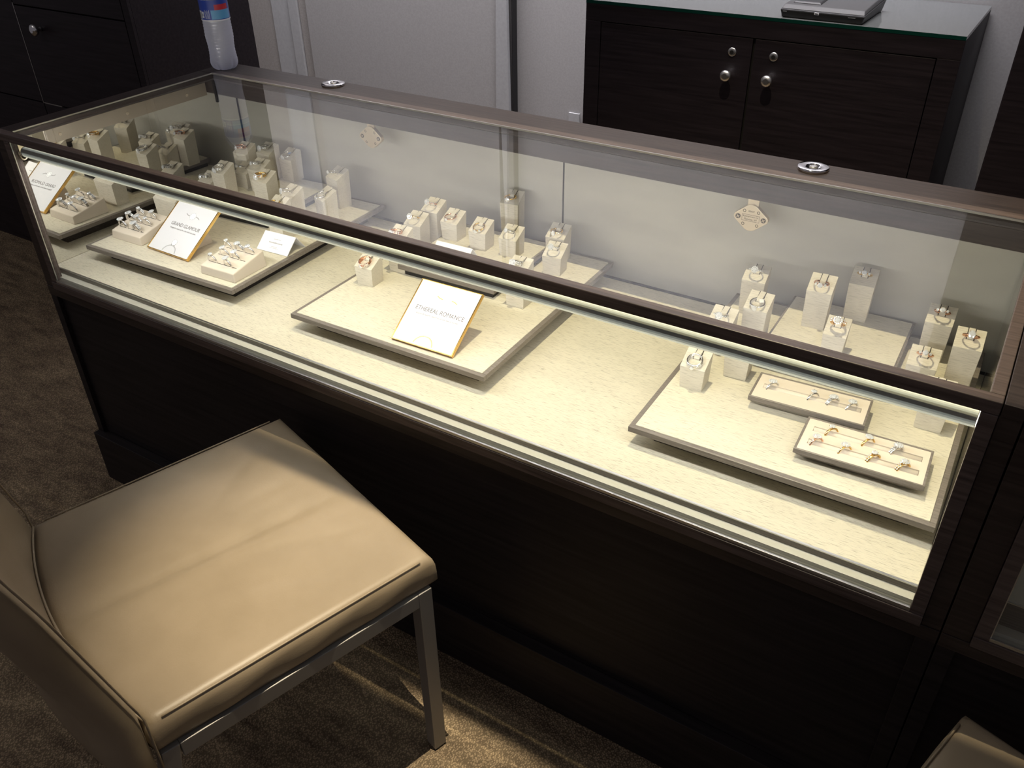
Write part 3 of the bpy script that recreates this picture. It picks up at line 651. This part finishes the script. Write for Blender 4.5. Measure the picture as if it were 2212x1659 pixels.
tray(1.5735, 0.1435, 2.2, 0.178, 0.089, [0.028, 0.062], 'two slot ring tray at the right front of the showcase',
     [(0.062, 0.040, YG, 'solitaire', 'tag_blue', 'yellow gold ring at left in the back slot of the two slot tray'),
      (0.062, 0.092, YG, 'oval', None, 'yellow gold ring with large stone, middle of the back slot of the two slot tray'),
      (0.062, 0.132, WG, 'cluster', 'tag_blue', 'silver-white ring at right in the back slot of the two slot tray'),
      (0.028, 0.026, RG, 'halo', 'tag_blue', 'rose gold ring, leftmost in the front slot of the two slot tray'),
      (0.028, 0.066, YG, 'halo', 'tag_blue', 'yellow gold ring, second from left in the front slot of the two slot tray'),
      (0.028, 0.106, YG, 'set', 'tag_white', 'yellow gold ring, third from left in the front slot of the two slot tray'),
      (0.028, 0.146, YG, 'cluster', 'tag_white', 'yellow gold ring at the right end of the front slot, two slot tray')])

# ================================================================== signs
def sign(x0, y0, x1, y1, lean, wd, hg, label, title, sub, gold, sheet):
    rz = math.atan2(y1 - y0, x1 - x0)
    T = empty('tabletop_sign', ((x0 + x1) / 2, (y0 + y1) / 2, ZB), rz); tag(T, label, 'sign', 'framed collection signs')
    M = Matrix.Translation((0, 0.0, 0.004)) @ Matrix.Rotation(R(lean), 4, 'X')
    def loc(mb): mb.v = [tuple(M @ Vector(v)) for v in mb.v]; return mb
    loc(MB().box(-wd / 2, wd / 2, 0, hg, -0.0045, -0.0004)).build('backing', 'frame_gold', T)
    for (a, b, c, d) in ((-wd / 2, wd / 2, 0, 0.0022), (-wd / 2, wd / 2, hg - 0.0022, hg), (-wd / 2, -wd / 2 + 0.0022, 0.0022, hg - 0.0022), (wd / 2 - 0.0022, wd / 2, 0.0022, hg - 0.0022)):
        loc(MB().box(a, b, c, d, -0.0004, 0.0022)).build('frame_bar', 'frame_gold', T, bevel=0.0004)
    loc(MB().box(-wd / 2 + 0.0022, wd / 2 - 0.0022, 0.0022, hg - 0.0022, -0.0004, 0.0010)).build('printed_sheet', sheet, T)
    F = M @ Matrix.Translation((0, 0, 0.00105))
    textmesh('title_text', title, 0.0125, 'ink', T, F @ Matrix.Translation((0.002, hg * 0.555, 0)), xs=0.86)
    textmesh('subtitle_text', sub, 0.0056, 'ink', T, F @ Matrix.Translation((0.002, hg * 0.475, 0)), xs=0.74)
    # upper printed ring: crossing shank with a big stone, seen from above
    ink = 'ink_gold' if gold else 'ink_light'
    p = MB()
    for sx in (-1, 1):
        pts = []
        for k in range(7):
            t = k / 6; pts.append((sx * (0.006 + 0.017 * t), sx * (-0.0035 * t + 0.002 * math.sin(t * 3.1)), 0.0))
        for k in range(6):
            a, b = Vector(pts[k]), Vector(pts[k + 1]); p.add([a + Vector((0, -0.0011, 0)), b + Vector((0, -0.0008, 0)), b + Vector((0, 0.0008, 0)), a + Vector((0, 0.0011, 0))], [(0, 1, 2, 3)] if sx > 0 else [(3, 2, 1, 0)])
    U = F @ Matrix.Translation((0.004, hg * 0.77, 0.0001)); p.v = [tuple(U @ Vector(v)) for v in p.v]; p.build('printed_shank', ink, T)
    def star(n, r0, r1, ox, oy): return [((r0 if k % 2 else r1) * math.cos(math.pi * k / n) + ox, (r0 if k % 2 else r1) * math.sin(math.pi * k / n) + oy) for k in range(2 * n)]
    MB().prism(star(8, 0.0075, 0.0098, 0, 0), 0.0, 0.0002, U).build('printed_stone', 'ink_white' if not gold else 'paper', T)
    ln = MB(); ln.torus(0.0088, 0.00022, 16, 4, U @ Matrix.Translation((0, 0, 0.0002)), smooth=False); ln.torus(0.0048, 0.00018, 8, 4, U @ Matrix.Translation((0, 0, 0.0002)), smooth=False)
    for k in range(8):
        a = math.pi * k / 4 + 0.3; ln.tube([U @ Vector((0.005 * math.cos(a), 0.005 * math.sin(a), 0.0002)), U @ Vector((0.0088 * math.cos(a + 0.3), 0.0088 * math.sin(a + 0.3), 0.0002))], 0.00016, 4)
    ln.build('printed_facets', 'ink_ice' if gold else 'ink_light', T)
    # lower printed ring: standing band cut by the lower edge
    D = F @ Matrix.Translation((0.0, 0.0022, 0.0001)); q = MB(); q2 = MB()
    n = 22
    for mbb, ra, rb in ((q, 0.0185, 0.0212), (q2, 0.0192, 0.0196)):
        vs = []; fs = []
        for k in range(n + 1):
            a = math.pi * (0.04 + 0.92 * k / n); vs += [D @ Vector((ra * math.cos(a), ra * 0.98 * math.sin(a), 0 if mbb is q else 0.0001)), D @ Vector((rb * math.cos(a), rb * 0.98 * math.sin(a), 0 if mbb is q else 0.0001))]
        for k in range(n): fs.append((2 * k, 2 * k + 1, 2 * k + 3, 2 * k + 2))
        mbb.add(vs, fs)
    q.build('printed_band', ink, T); q2.build('printed_highlight', 'ink_white', T)
    for k in range(10):
        pass
    S = D @ Matrix.Translation((0.0015, 0.0275, 0.0))
    MB().prism(star(7, 0.0065, 0.0082, 0, 0), 0.0, 0.0002, S).build('printed_stone', 'ink_white' if not gold else 'paper', T)
    l2 = MB(); l2.torus(0.0075, 0.0002, 14, 4, S @ Matrix.Translation((0, 0, 0.0002)), smooth=False)
    for k in range(7):
        a = 2 * math.pi * k / 7; l2.tube([S @ Vector((0.0015 * math.cos(a), 0.0015 * math.sin(a), 0.0002)), S @ Vector((0.0075 * math.cos(a + 0.4), 0.0075 * math.sin(a + 0.4), 0.0002))], 0.00016, 4)
    for sx in (-1, 1): l2.tube([S @ Vector((sx * 0.003, -0.0095, 0.0002)), S @ Vector((sx * 0.006, -0.004, 0.0002))], 0.0004, 4)
    l2.build('printed_facets', 'ink_ice' if gold else 'ink_light', T)
    # wedge that props it up
    top = M @ Vector((0, hg * 0.78, -0.0046)); bot = M @ Vector((0, hg * 0.18, -0.0046))
    wv = []
    for sx in (-0.030, 0.030): wv += [(sx, bot.y, 0.0003), (sx, top.y + 0.012, 0.0003), (sx, top.y, top.z), (sx, bot.y, bot.z)]
    MB().add(wv, [(0, 1, 2, 3), (7, 6, 5, 4), (0, 4, 5, 1), (1, 5, 6, 2), (2, 6, 7, 3), (3, 7, 4, 0)]).build('easel_wedge', 'suede', T)
sign(0.146, 0.142, 0.282, 0.139, 34.0, 0.132, 0.130, 'gold framed GRAND GLAMOUR sign on the left board', 'GRAND GLAMOUR', "Designed to stand out for a love that's not subtle.", False, 'paper_grey')
sign(0.856, 0.111, 0.988, 0.1145, 33.5, 0.132, 0.130, 'gold framed ETHEREAL ROMANCE sign on the middle board', 'ETHEREAL ROMANCE', "Inspired by nature's beauty for a fresh take on forever.", True, 'paper')

def card(x, y, z, rz, label, lines):
    T = empty('name_card', (x, y, z), R(rz)); tag(T, label, 'card', 'small white name cards')
    wd, hg = 0.087, 0.046; M = Matrix.Translation((0, 0, 0.0012)) @ Matrix.Rotation(R(40), 4, 'X')
    def loc(mb): mb.v = [tuple(M @ Vector(v)) for v in mb.v]; return mb
    loc(MB().box(-wd / 2, wd / 2, 0, hg, -0.0008, 0.0008)).build('face', 'paper', T, bevel=0.0003)
    tp = M @ Vector((0, hg, 0))
    MB().hexa([(-wd / 2, tp.y + 0.022, 0.0002), (wd / 2, tp.y + 0.022, 0.0002), (wd / 2, tp.y + 0.0235, 0.0002), (-wd / 2, tp.y + 0.0235, 0.0002),
               (-wd / 2, tp.y - 0.0008, tp.z), (wd / 2, tp.y - 0.0008, tp.z), (wd / 2, tp.y + 0.0006, tp.z), (-wd / 2, tp.y + 0.0006, tp.z)]).build('back_leaf', 'paper', T)
    if lines:
        for i, (yy, hw, th) in enumerate(((0.031, 0.010, 0.0012), (0.0225, 0.019, 0.0034), (0.013, 0.008, 0.0010), (0.010, 0.012, 0.0010))):
            mk = MB(); xx = -hw
            while xx < hw:
                l = random.uniform(0.0009, 0.0026) if th > 0.003 else random.uniform(0.002, 0.004)
                mk.box(xx, min(xx + l, hw), yy - th / 2, yy + th / 2 - random.uniform(0, th * 0.4), 0.0008, 0.0009); xx += l + random.uniform(0.0007, 0.0012)
            loc(mk).build('text_line', 'ink_light', T)
card(0.402, 0.2655, ZB, 3, 'white name card right of the GRAND GLAMOUR sign, behind the ring cushion', True)
card(0.7915, 0.372, ZR, 2, 'white name card on the middle riser in front of its three blocks', False)

# ================================================================== bottle
T = empty('water_bottle', (-0.012, 0.583, 0.3307 + Z0), R(0)); tag(T, 'half-liter water bottle with blue label standing on the showcase corner', 'bottle')
n = 64; vs = []; prof = []
for k in range(0, 61):
    z = 0.001 + k * 0.0025
    if z < 0.018: rr = 0.021 + 0.012 * math.sqrt(max(0, 1 - (1 - z / 0.018) ** 2))
    elif z < 0.075: rr = 0.033 - 0.0022 * math.sin((z - 0.018) / 0.057 * math.pi) + 0.0004 * math.sin(z * 900)
    elif z < 0.118: rr = 0.033 + 0.0005 * math.sin(z * 900) - 0.001 * ((z - 0.075) / 0.043)
    else: rr = 0.0318
    prof.append((rr, z))
for z, rr in ((0.156, 0.0318), (0.165, 0.030), (0.176, 0.025), (0.186, 0.0185), (0.193, 0.0140), (0.197, 0.0128), (0.205, 0.0128)): prof.append((rr, z))
bt = MB(); fs = []
for i, (rr, z) in enumerate(prof):
    for k in range(n):
        a = 2 * math.pi * k / n; q = rr
        if z < 0.03: q = rr * (1 - 0.16 * max(0, math.cos(5 * a)) ** 6 * (1 - z / 0.03))
        vs.append((q * math.cos(a), q * math.sin(a), z))
for i in range(len(prof) - 1):
    for k in range(n): fs.append((i * n + k, i * n + (k + 1) % n, (i + 1) * n + (k + 1) % n, (i + 1) * n + k))
fs.append(tuple(range(n))[::-1])
bt.add(vs, fs, True); bt.build('bottle_body', 'bottle_plastic', T)
def lab(a0, a1, z0, z1, r=0.0334):
    m = MB(); k = max(2, int(abs(a1 - a0) / 5)); v = []; f = []
    for i in range(k + 1):
        a = R(a0 + (a1 - a0) * i / k); v += [(r * math.cos(a), r * math.sin(a), z0), (r * math.cos(a), r * math.sin(a), z1)]
    for i in range(k): f.append((2 * i, 2 * i + 2, 2 * i + 3, 2 * i + 1))
    return m.add(v, f, True)
lb = lab(0, 360, 0.115, 0.160).build('label', 'label_blue', T)
lab(0, 360, 0.1135, 0.1165, 0.03345).build('label_border', 'label_white', lb)
lab(-134, -102, 0.1185, 0.136, 0.03352).build('barcode_patch', 'label_white', lb)
for k in range(11):
    a = -131 + k * 2.6; lab(a, a + (1.4 if k % 3 else 0.7), 0.1195, 0.1325, 0.0336).build('barcode_bar', 'ink', lb)
lab(-99, -89, 0.1205, 0.1345, 0.03352).build('recycling_patch', 'label_white', lb)
rc = MB()
for k in range(3):
    rc.torus(0.0021, 0.0006, 5, 4, Matrix.Rotation(R(-94), 4, 'Z') @ Matrix.Translation((0.0336, 0, 0.1275)) @ Matrix.Rotation(R(90), 4, 'Y') @ Matrix.Rotation(R(120 * k), 4, 'Z'), arc=(0, R(85)))
rc.build('recycling_mark', 'ink', lb)
for k in range(5):
    lab(-83 + k * 4.6, -81.6 + k * 4.6, 0.119, 0.119 + 0.020 - 0.003 * (k % 2), 0.03352).build('print_line', 'label_white', lb)
lab(-56, 30, 0.118, 0.138, 0.03352).build('label_panel', 'label_sky', lb)
lab(-40, 20, 0.138, 0.150, 0.03354).build('label_logo_band', 'label_red', lb)
MB().lathe([(0.0148, 0.199), (0.0148, 0.213), (0.0140, 0.2145)], 32).build('cap', 'bottle_cap', T)

# ================================================================== chairs
def seat_mesh():
    nx, ny = 60, 56; hx, hy = 0.244, 0.221; th = 0.060; vs = []; fs = []
    def wr(x, y):
        h = 0.004 * (1 - (x / hx) ** 2) * (1 - (y / hy) ** 2)
        h -= 0.0045 * math.exp(-((x - 0.015 - 0.05 * y) / 0.012) ** 2) * (1 / (1 + math.exp((y - 0.12) * 40))) * (1 / (1 + math.exp((-0.19 - y) * 40)))
        h += 0.0028 * math.exp(-((x - 0.042 - 0.05 * y) / 0.018) ** 2) * (1 / (1 + math.exp((y - 0.10) * 40)))
        for (cx, cy, ang, ln, wd, am) in ((-0.06, 0.10, 95, 0.07, 0.013, -0.0026), (0.09, 0.10, 70, 0.09, 0.011, -0.0022), (-0.12, 0.06, 120, 0.06, 0.012, -0.002),
                                          (0.14, 0.03, 60, 0.08, 0.012, -0.0016), (0.02, 0.13, 88, 0.06, 0.012, -0.0022), (0.06, 0.06, 80, 0.06, 0.010, 0.0015), (-0.16, 0.12, 110, 0.05, 0.012, -0.0018), (0.18, 0.12, 65, 0.05, 0.011, -0.0018)):
            c, s = math.cos(R(ang)), math.sin(R(ang)); a = (x - cx) * c + (y - cy) * s; b = -(x - cx) * s + (y - cy) * c
            h += am * math.exp(-(a / ln) ** 2 - (b / wd) ** 2)
        return h
    for j in range(ny + 1):
        for i in range(nx + 1):
            x = -hx + 2 * hx * i / nx; y = -hy + 2 * hy * j / ny
            yb = y - 0.040 * (1 - (x / hx) ** 2) * max(0, -y / hy) ** 2    # rear edge bows into the backrest
            d = min(hx - abs(x), hy - abs(y)); rd = 0.010; e = 0
            if d < rd: e = rd - math.sqrt(max(0, rd * rd - (rd - d) ** 2))
            vs.append((x, yb, 0.472 + wr(x, y) - e * 0.6))
    W = nx + 1
    for j in range(ny):
        for i in range(nx): fs.append((j * W + i, j * W + i + 1, (j + 1) * W + i + 1, (j + 1) * W + i))
    rim = [i for i in range(W)] + [j * W + nx for j in range(1, ny + 1)] + [ny * W + i for i in range(nx - 1, -1, -1)] + [j * W for j in range(ny - 1, 0, -1)]
    b0 = len(vs); nr = len(rim); lev = ((0.455, 0.0035), (0.438, 0.0045), (0.422, 0.003), (0.412, -0.003))
    for li, (z, out) in enumerate(lev):
        for k, ri in enumerate(rim):
            x, y, zz = vs[ri]; l = math.hypot(x / hx, y / hy); o = out + 0.0016 * math.sin(k * 0.42 + li * 1.3) * (1 if li in (1, 2) else 0.3)
            vs.append((x + o * (1 if x > 0.9 * hx else -1 if x < -0.9 * hx else 0), y + o * (1 if y > 0.9 * hy else -1 if y < -0.9 * hy else 0), z))
    for k in range(nr): fs.append((rim[k], b0 + k, b0 + (k + 1) % nr, rim[(k + 1) % nr]))
    for li in range(len(lev) - 1):
        for k in range(nr): fs.append((b0 + li * nr + k, b0 + (li + 1) * nr + k, b0 + (li + 1) * nr + (k + 1) % nr, b0 + li * nr + (k + 1) % nr))
    fs.append(tuple(b0 + (len(lev) - 1) * nr + k for k in range(nr)))
    return MB().add(vs, fs, True)
def back_mesh():
    nx, nz = 22, 22; hx = 0.250; vs = []; fs = []
    def yfront(x, z):
        base = -0.222 if z < 0.49 else -0.222 - 0.226 * (z - 0.49) - 0.05 * max(0, z - 0.72)
        return base - 0.042 * (1 - (x / hx) ** 2)
    for side in (0, 1):
        for j in range(nz + 1):
            z = 0.385 + (0.90 - 0.385) * j / nz
            for i in range(nx + 1):
                x = -hx + 2 * hx * i / nx
                rd = 0.010; d = min(hx - abs(x), z - 0.385, 0.90 - z); e = rd - math.sqrt(max(0, rd * rd - (rd - min(d, rd)) ** 2)) if d < rd else 0
                y = yfront(x, z)
                vs.append((x, y - e if side == 0 else y - 0.050 + e, z))
    W = nx + 1; S = W * (nz + 1)
    for j in range(nz):
        for i in range(nx):
            a = j * W + i; fs.append((a, a + 1, a + W + 1, a + W)); fs.append((S + a, S + a + W, S + a + W + 1, S + a + 1))
    rim = [i for i in range(W)] + [j * W + nx for j in range(1, nz + 1)] + [nz * W + i for i in range(nx - 1, -1, -1)] + [j * W for j in range(nz - 1, 0, -1)]
    for k in range(len(rim)):
        a, b = rim[k], rim[(k + 1) % len(rim)]; fs.append((a, S + a, S + b, b))
    return MB().add(vs, fs, True), yfront
CH = empty('side_chair', (0.839, -0.3035, 0), R(-17.2)); tag(CH, 'tan leather side chair with grey metal legs pulled up to the showcase', 'chair', 'leather chairs at the counter')
seat_mesh().build('seat', 'leather', CH)
bm_, yfr = back_mesh(); bk = bm_.build('backrest', 'leather', CH)
for sx in (-1, 1):
    MB().tube([(sx * 0.2500, yfr(0.25, z) - 0.003, z) for z in [0.39 + 0.02 * k for k in range(26)]], 0.0016, 6).build('piping', 'leather', bk)
    MB().tube([(sx * 0.2425, -0.205 + 0.0213 * k, 0.4705) for k in range(20)], 0.0014, 6).build('seat_seam', 'leather', CH)
MB().tube([(-0.235 + 0.0235 * k, -0.2215 - 0.040 * (1 - ((-0.235 + 0.0235 * k) / 0.244) ** 2), 0.4725) for k in range(21)], 0.0020, 6).build('rear_piping', 'leather', CH)
for sx in (-1, 1):
    MB().box(sx * 0.236 - 0.0125, sx * 0.236 + 0.0125, 0.188, 0.213, 0.004, 0.411).build('leg', 'chair_metal', CH, bevel=0.0012)
    MB().hexa([(sx * 0.236 - 0.0125, -0.285, 0.004), (sx * 0.236 + 0.0125, -0.285, 0.004), (sx * 0.236 + 0.0125, -0.260, 0.004), (sx * 0.236 - 0.0125, -0.260, 0.004),
               (sx * 0.236 - 0.0125, -0.222, 0.411), (sx * 0.236 + 0.0125, -0.222, 0.411), (sx * 0.236 + 0.0125, -0.197, 0.411), (sx * 0.236 - 0.0125, -0.197, 0.411)]).build('leg', 'chair_metal', CH, bevel=0.0012)
    MB().box(sx * 0.236 - 0.0125, sx * 0.236 + 0.0125, -0.197, 0.188, 0.383, 0.411).build('side_rail', 'chair_metal', CH, bevel=0.0012)
    MB().box(sx * 0.236 - 0.011, sx * 0.236 + 0.011, 0.1895, 0.2115, 0.0, 0.005).build('foot_glide', 'rubber', CH)
    MB().box(sx * 0.236 - 0.011, sx * 0.236 + 0.011, -0.2835, -0.2615, 0.0, 0.005).build('foot_glide', 'rubber', CH)
MB().box(-0.2235, 0.2235, 0.188, 0.213, 0.383, 0.411).build('front_rail', 'chair_metal', CH, bevel=0.0012)
CH2 = copy_tree(CH); CH2.location = (0.839 + 1.207, -0.3035 - 0.013, 0)
tag(CH2, 'leather chair in shadow at the lower right corner, only a seat corner showing')

# ================================================================== cabinets behind the counter
T = empty('storage_cabinet', (1.03, 1.45, 0)); tag(T, 'low dark wood cabinet with two locked doors and glass top', 'cabinet')
cw, cz = 0.5, 0.388 + Z0
bx('body', 'cabinet_wood', T, -cw, cw, 0.012, 0.415, 0.002, cz)
bx('top_panel', 'cabinet_wood', T, -cw, cw, 0.0, 0.012, 0.343 + Z0, cz, 0.0008)
bx('side_stile', 'cabinet_wood', T, -cw, -cw + 0.048, 0.0, 0.012, 0.002, 0.3425 + Z0, 0.0008)
bx('side_stile', 'cabinet_wood', T, cw - 0.052, cw, 0.0, 0.012, 0.002, 0.3425 + Z0, 0.0008)
gt = bx('glass_top', 'glass_green', T, -cw, cw, 0.0, 0.415, cz + 0.0003, cz + 0.009)
bx('glass_front_edge', 'glass_edge', gt, -cw, cw, -0.0006, -0.0001, cz + 0.0003, cz + 0.0088)
def cab_door(x0, x1, kx):
    d = bx('door', 'cabinet_wood', T, x0, x1, 0.0005, 0.0115, 0.03, 0.3405 + Z0, 0.0009)
    K = Matrix.Translation((kx, 0.0005, 0.244 + Z0)) @ Matrix.Rotation(R(90), 4, 'X')
    MB().lathe([(0.0085, 0), (0.0065, 0.004), (0.0055, 0.011), (0.0125, 0.016), (0.0150, 0.021), (0.0135, 0.026), (0.007, 0.0285)], 24, K).build('knob', 'satin_steel', d)
    K = Matrix.Translation((kx + 0.004, 0.0005, 0.302 + Z0)) @ Matrix.Rotation(R(90), 4, 'X')
    lk = MB().lathe([(0.0115, 0), (0.0115, 0.0015), (0.0095, 0.003), (0.0055, 0.0032)], 24, K).build('lock', 'satin_steel', d)
    MB().lathe([(0.0050, 0.003), (0.0050, 0.0040)], 16, K).build('keyhole', 'gap_black', d)
cab_door(-cw + 0.0505, -0.0035, -0.060); cab_door(0.0035, cw - 0.0545, 0.053)
bx('door_gap', 'gap_black', T, -0.003, 0.003, 0.008, 0.0119, 0.03, 0.34 + Z0)
# card terminal on the cabinet
T = empty('card_terminal', (1.187, 1.462, cz + 0.0092), R(-1.5)); tag(T, 'black electronic card terminal lying on the cabinet glass top', 'device')
MB().hexa([(-0.100, 0.002, 0.0), (0.100, 0.002, 0.0), (0.100, 0.20, 0.0), (-0.100, 0.20, 0.0), (-0.106, 0.0, 0.020), (0.106, 0.0, 0.020), (0.106, 0.205, 0.030), (-0.106, 0.205, 0.030)]).build('casing', 'black_plastic', T, bevel=0.003)
MB().hexa([(-0.104, 0.004, 0.0205), (0.104, 0.004, 0.0205), (0.104, 0.20, 0.0305), (-0.104, 0.20, 0.0305), (-0.100, 0.016, 0.030), (0.100, 0.016, 0.030), (0.100, 0.195, 0.042), (-0.100, 0.195, 0.042)]).build('lid', 'dark_plastic', T, bevel=0.002)
MB().hexa([(-0.085, 0.03, 0.031), (-0.012, 0.03, 0.031), (-0.012, 0.16, 0.040), (-0.085, 0.16, 0.040), (-0.080, 0.035, 0.036), (-0.017, 0.035, 0.036), (-0.017, 0.155, 0.046), (-0.080, 0.155, 0.046)]).build('raised_pad', 'black_plastic', T, bevel=0.002)
bx('port_frame', 'label_white', T, -0.018, -0.006, -0.0006, 0.0010, 0.013, 0.0185, 0.0006)
bx('port_hole', 'gap_black', T, -0.0155, -0.0085, -0.0012, -0.0004, 0.0148, 0.0168)
bx('status_mark', 'satin_steel', T, 0.066, 0.084, -0.0006, 0.0006, 0.0135, 0.0150)
bx('status_mark', 'satin_steel', T, -0.098, -0.088, -0.0006, 0.0006, 0.0140, 0.0155)

# tall dark cabinet at upper left
T = empty('tall_cabinet', (-1.75, 0.75, 0)); tag(T, 'tall dark cabinet with a silver knob at the upper left', 'cabinet')
x1 = -0.578 + 1.75
bx('body', 'cabinet_wood', T, -1.6, x1, 0.012, 0.45, 0.002, 2.1)
def f3(name, a, b, c, d, kn=None):
    dd = bx(name, 'cabinet_wood', T, a, b, 0.0, 0.0115, c, d, 0.0012)
    if kn:
        K = Matrix.Translation((kn[0], 0.0, kn[1])) @ Matrix.Rotation(R(90), 4, 'X')
        MB().lathe([(0.0085, 0), (0.0065, 0.005), (0.006, 0.012), (0.016, 0.018), (0.019, 0.024), (0.016, 0.031), (0.008, 0.034)], 24, K).build('knob', 'chrome', dd)
    return dd
ex = -1.158 + 1.75      # left edge of the visible door
f3('door', ex + 0.002, ex + 0.55, 0.047 + Z0, 0.352 + Z0, (ex + 0.115, 0.292 + Z0))
f3('door', ex + 0.002, ex + 0.55, 0.356 + Z0, 1.3 + Z0)
f3('door', ex + 0.002, ex + 0.55, 0.03, 0.043 + Z0, (ex + 0.115, -0.03 + Z0))
f3('door', ex - 0.55, ex - 0.002, 0.047 + Z0, 1.3 + Z0)
f3('door', ex - 0.55, ex - 0.002, 0.03, 0.043 + Z0)
f3('filler_panel', ex + 0.553, x1, 0.03, 1.3 + Z0)
bx('door_edge', 'satin_steel', T, ex - 0.0016, ex + 0.0014, -0.0008, 0.004, 0.045 + Z0, 0.36 + Z0)
bx('door_edge', 'trim_beige', T, ex + 0.003, ex + 0.10, -0.0008, 0.004, 0.0438 + Z0, 0.0465 + Z0)
# tall dark cabinet at upper right
T = empty('tall_cabinet', (2.35, 1.45, 0)); tag(T, 'plain tall dark cabinet at the right edge, right of the grey wall strip', 'cabinet')
bx('body', 'cabinet_wood', T, -0.712, 0.9, 0.012, 0.415, 0.002, 2.1)
bx('door', 'cabinet_wood', T, -0.710, 0.0, 0.0, 0.0115, 0.03, 2.08, 0.001)

# small white plate and leaning board between wall and cabinet
T = MB().box(0.255, 0.300, WY - 0.006, WY - 0.0002, 0.455, 0.500).build('outlet_plate', 'trim_paint', None, bevel=0.001); tag(T, 'small square wall plate left of the low cabinet', 'outlet')
lb_ = MB().hexa([(0.410, 1.60, 0.001), (0.475, 1.60, 0.001), (0.475, 1.606, 0.001), (0.410, 1.606, 0.001), (0.445, 1.858, 0.93), (0.485, 1.858, 0.93), (0.485, 1.864, 0.93), (0.445, 1.864, 0.93)]).build('leaning_board', 'paper_grey'); tag(lb_, 'pale narrow board leaning beside the low cabinet', 'board')

# shoe at the far left edge
T = empty('shoe', (-0.93, 0.62, 0), R(-60)); tag(T, 'reddish brown leather shoe on the carpet at the left edge', 'shoe')
prof = [(-0.13, 0.028, 0.055), (-0.10, 0.036, 0.075), (-0.05, 0.036, 0.070), (0.0, 0.040, 0.055), (0.05, 0.044, 0.045), (0.09, 0.038, 0.036), (0.12, 0.024, 0.028), (0.135, 0.008, 0.018)]
vs = []; fs = []; m = 14
for (yy, hw, hh) in prof:
    for k in range(m):
        a = math.pi * k / (m - 1); vs.append((hw * math.cos(a), yy, 0.012 + hh * max(0.0, math.sin(a)) ** 0.8))
for i in range(len(prof) - 1):
    for k in range(m - 1): fs.append((i * m + k, i * m + k + 1, (i + 1) * m + k + 1, (i + 1) * m + k))
    fs.append((i * m, (i + 1) * m, (i + 1) * m + m - 1, i * m + m - 1))
fs += [tuple(range(m)), tuple((len(prof) - 1) * m + k for k in range(m))]
MB().add(vs, fs, True).build('upper', 'shoe_leather', T)
MB().prism([(h * 1.05 * s, y) for y, h, _ in prof for s in (1,)] + [(-h * 1.05, y) for y, h, _ in reversed(prof)], 0.0, 0.012).build('sole', 'rubber', T)
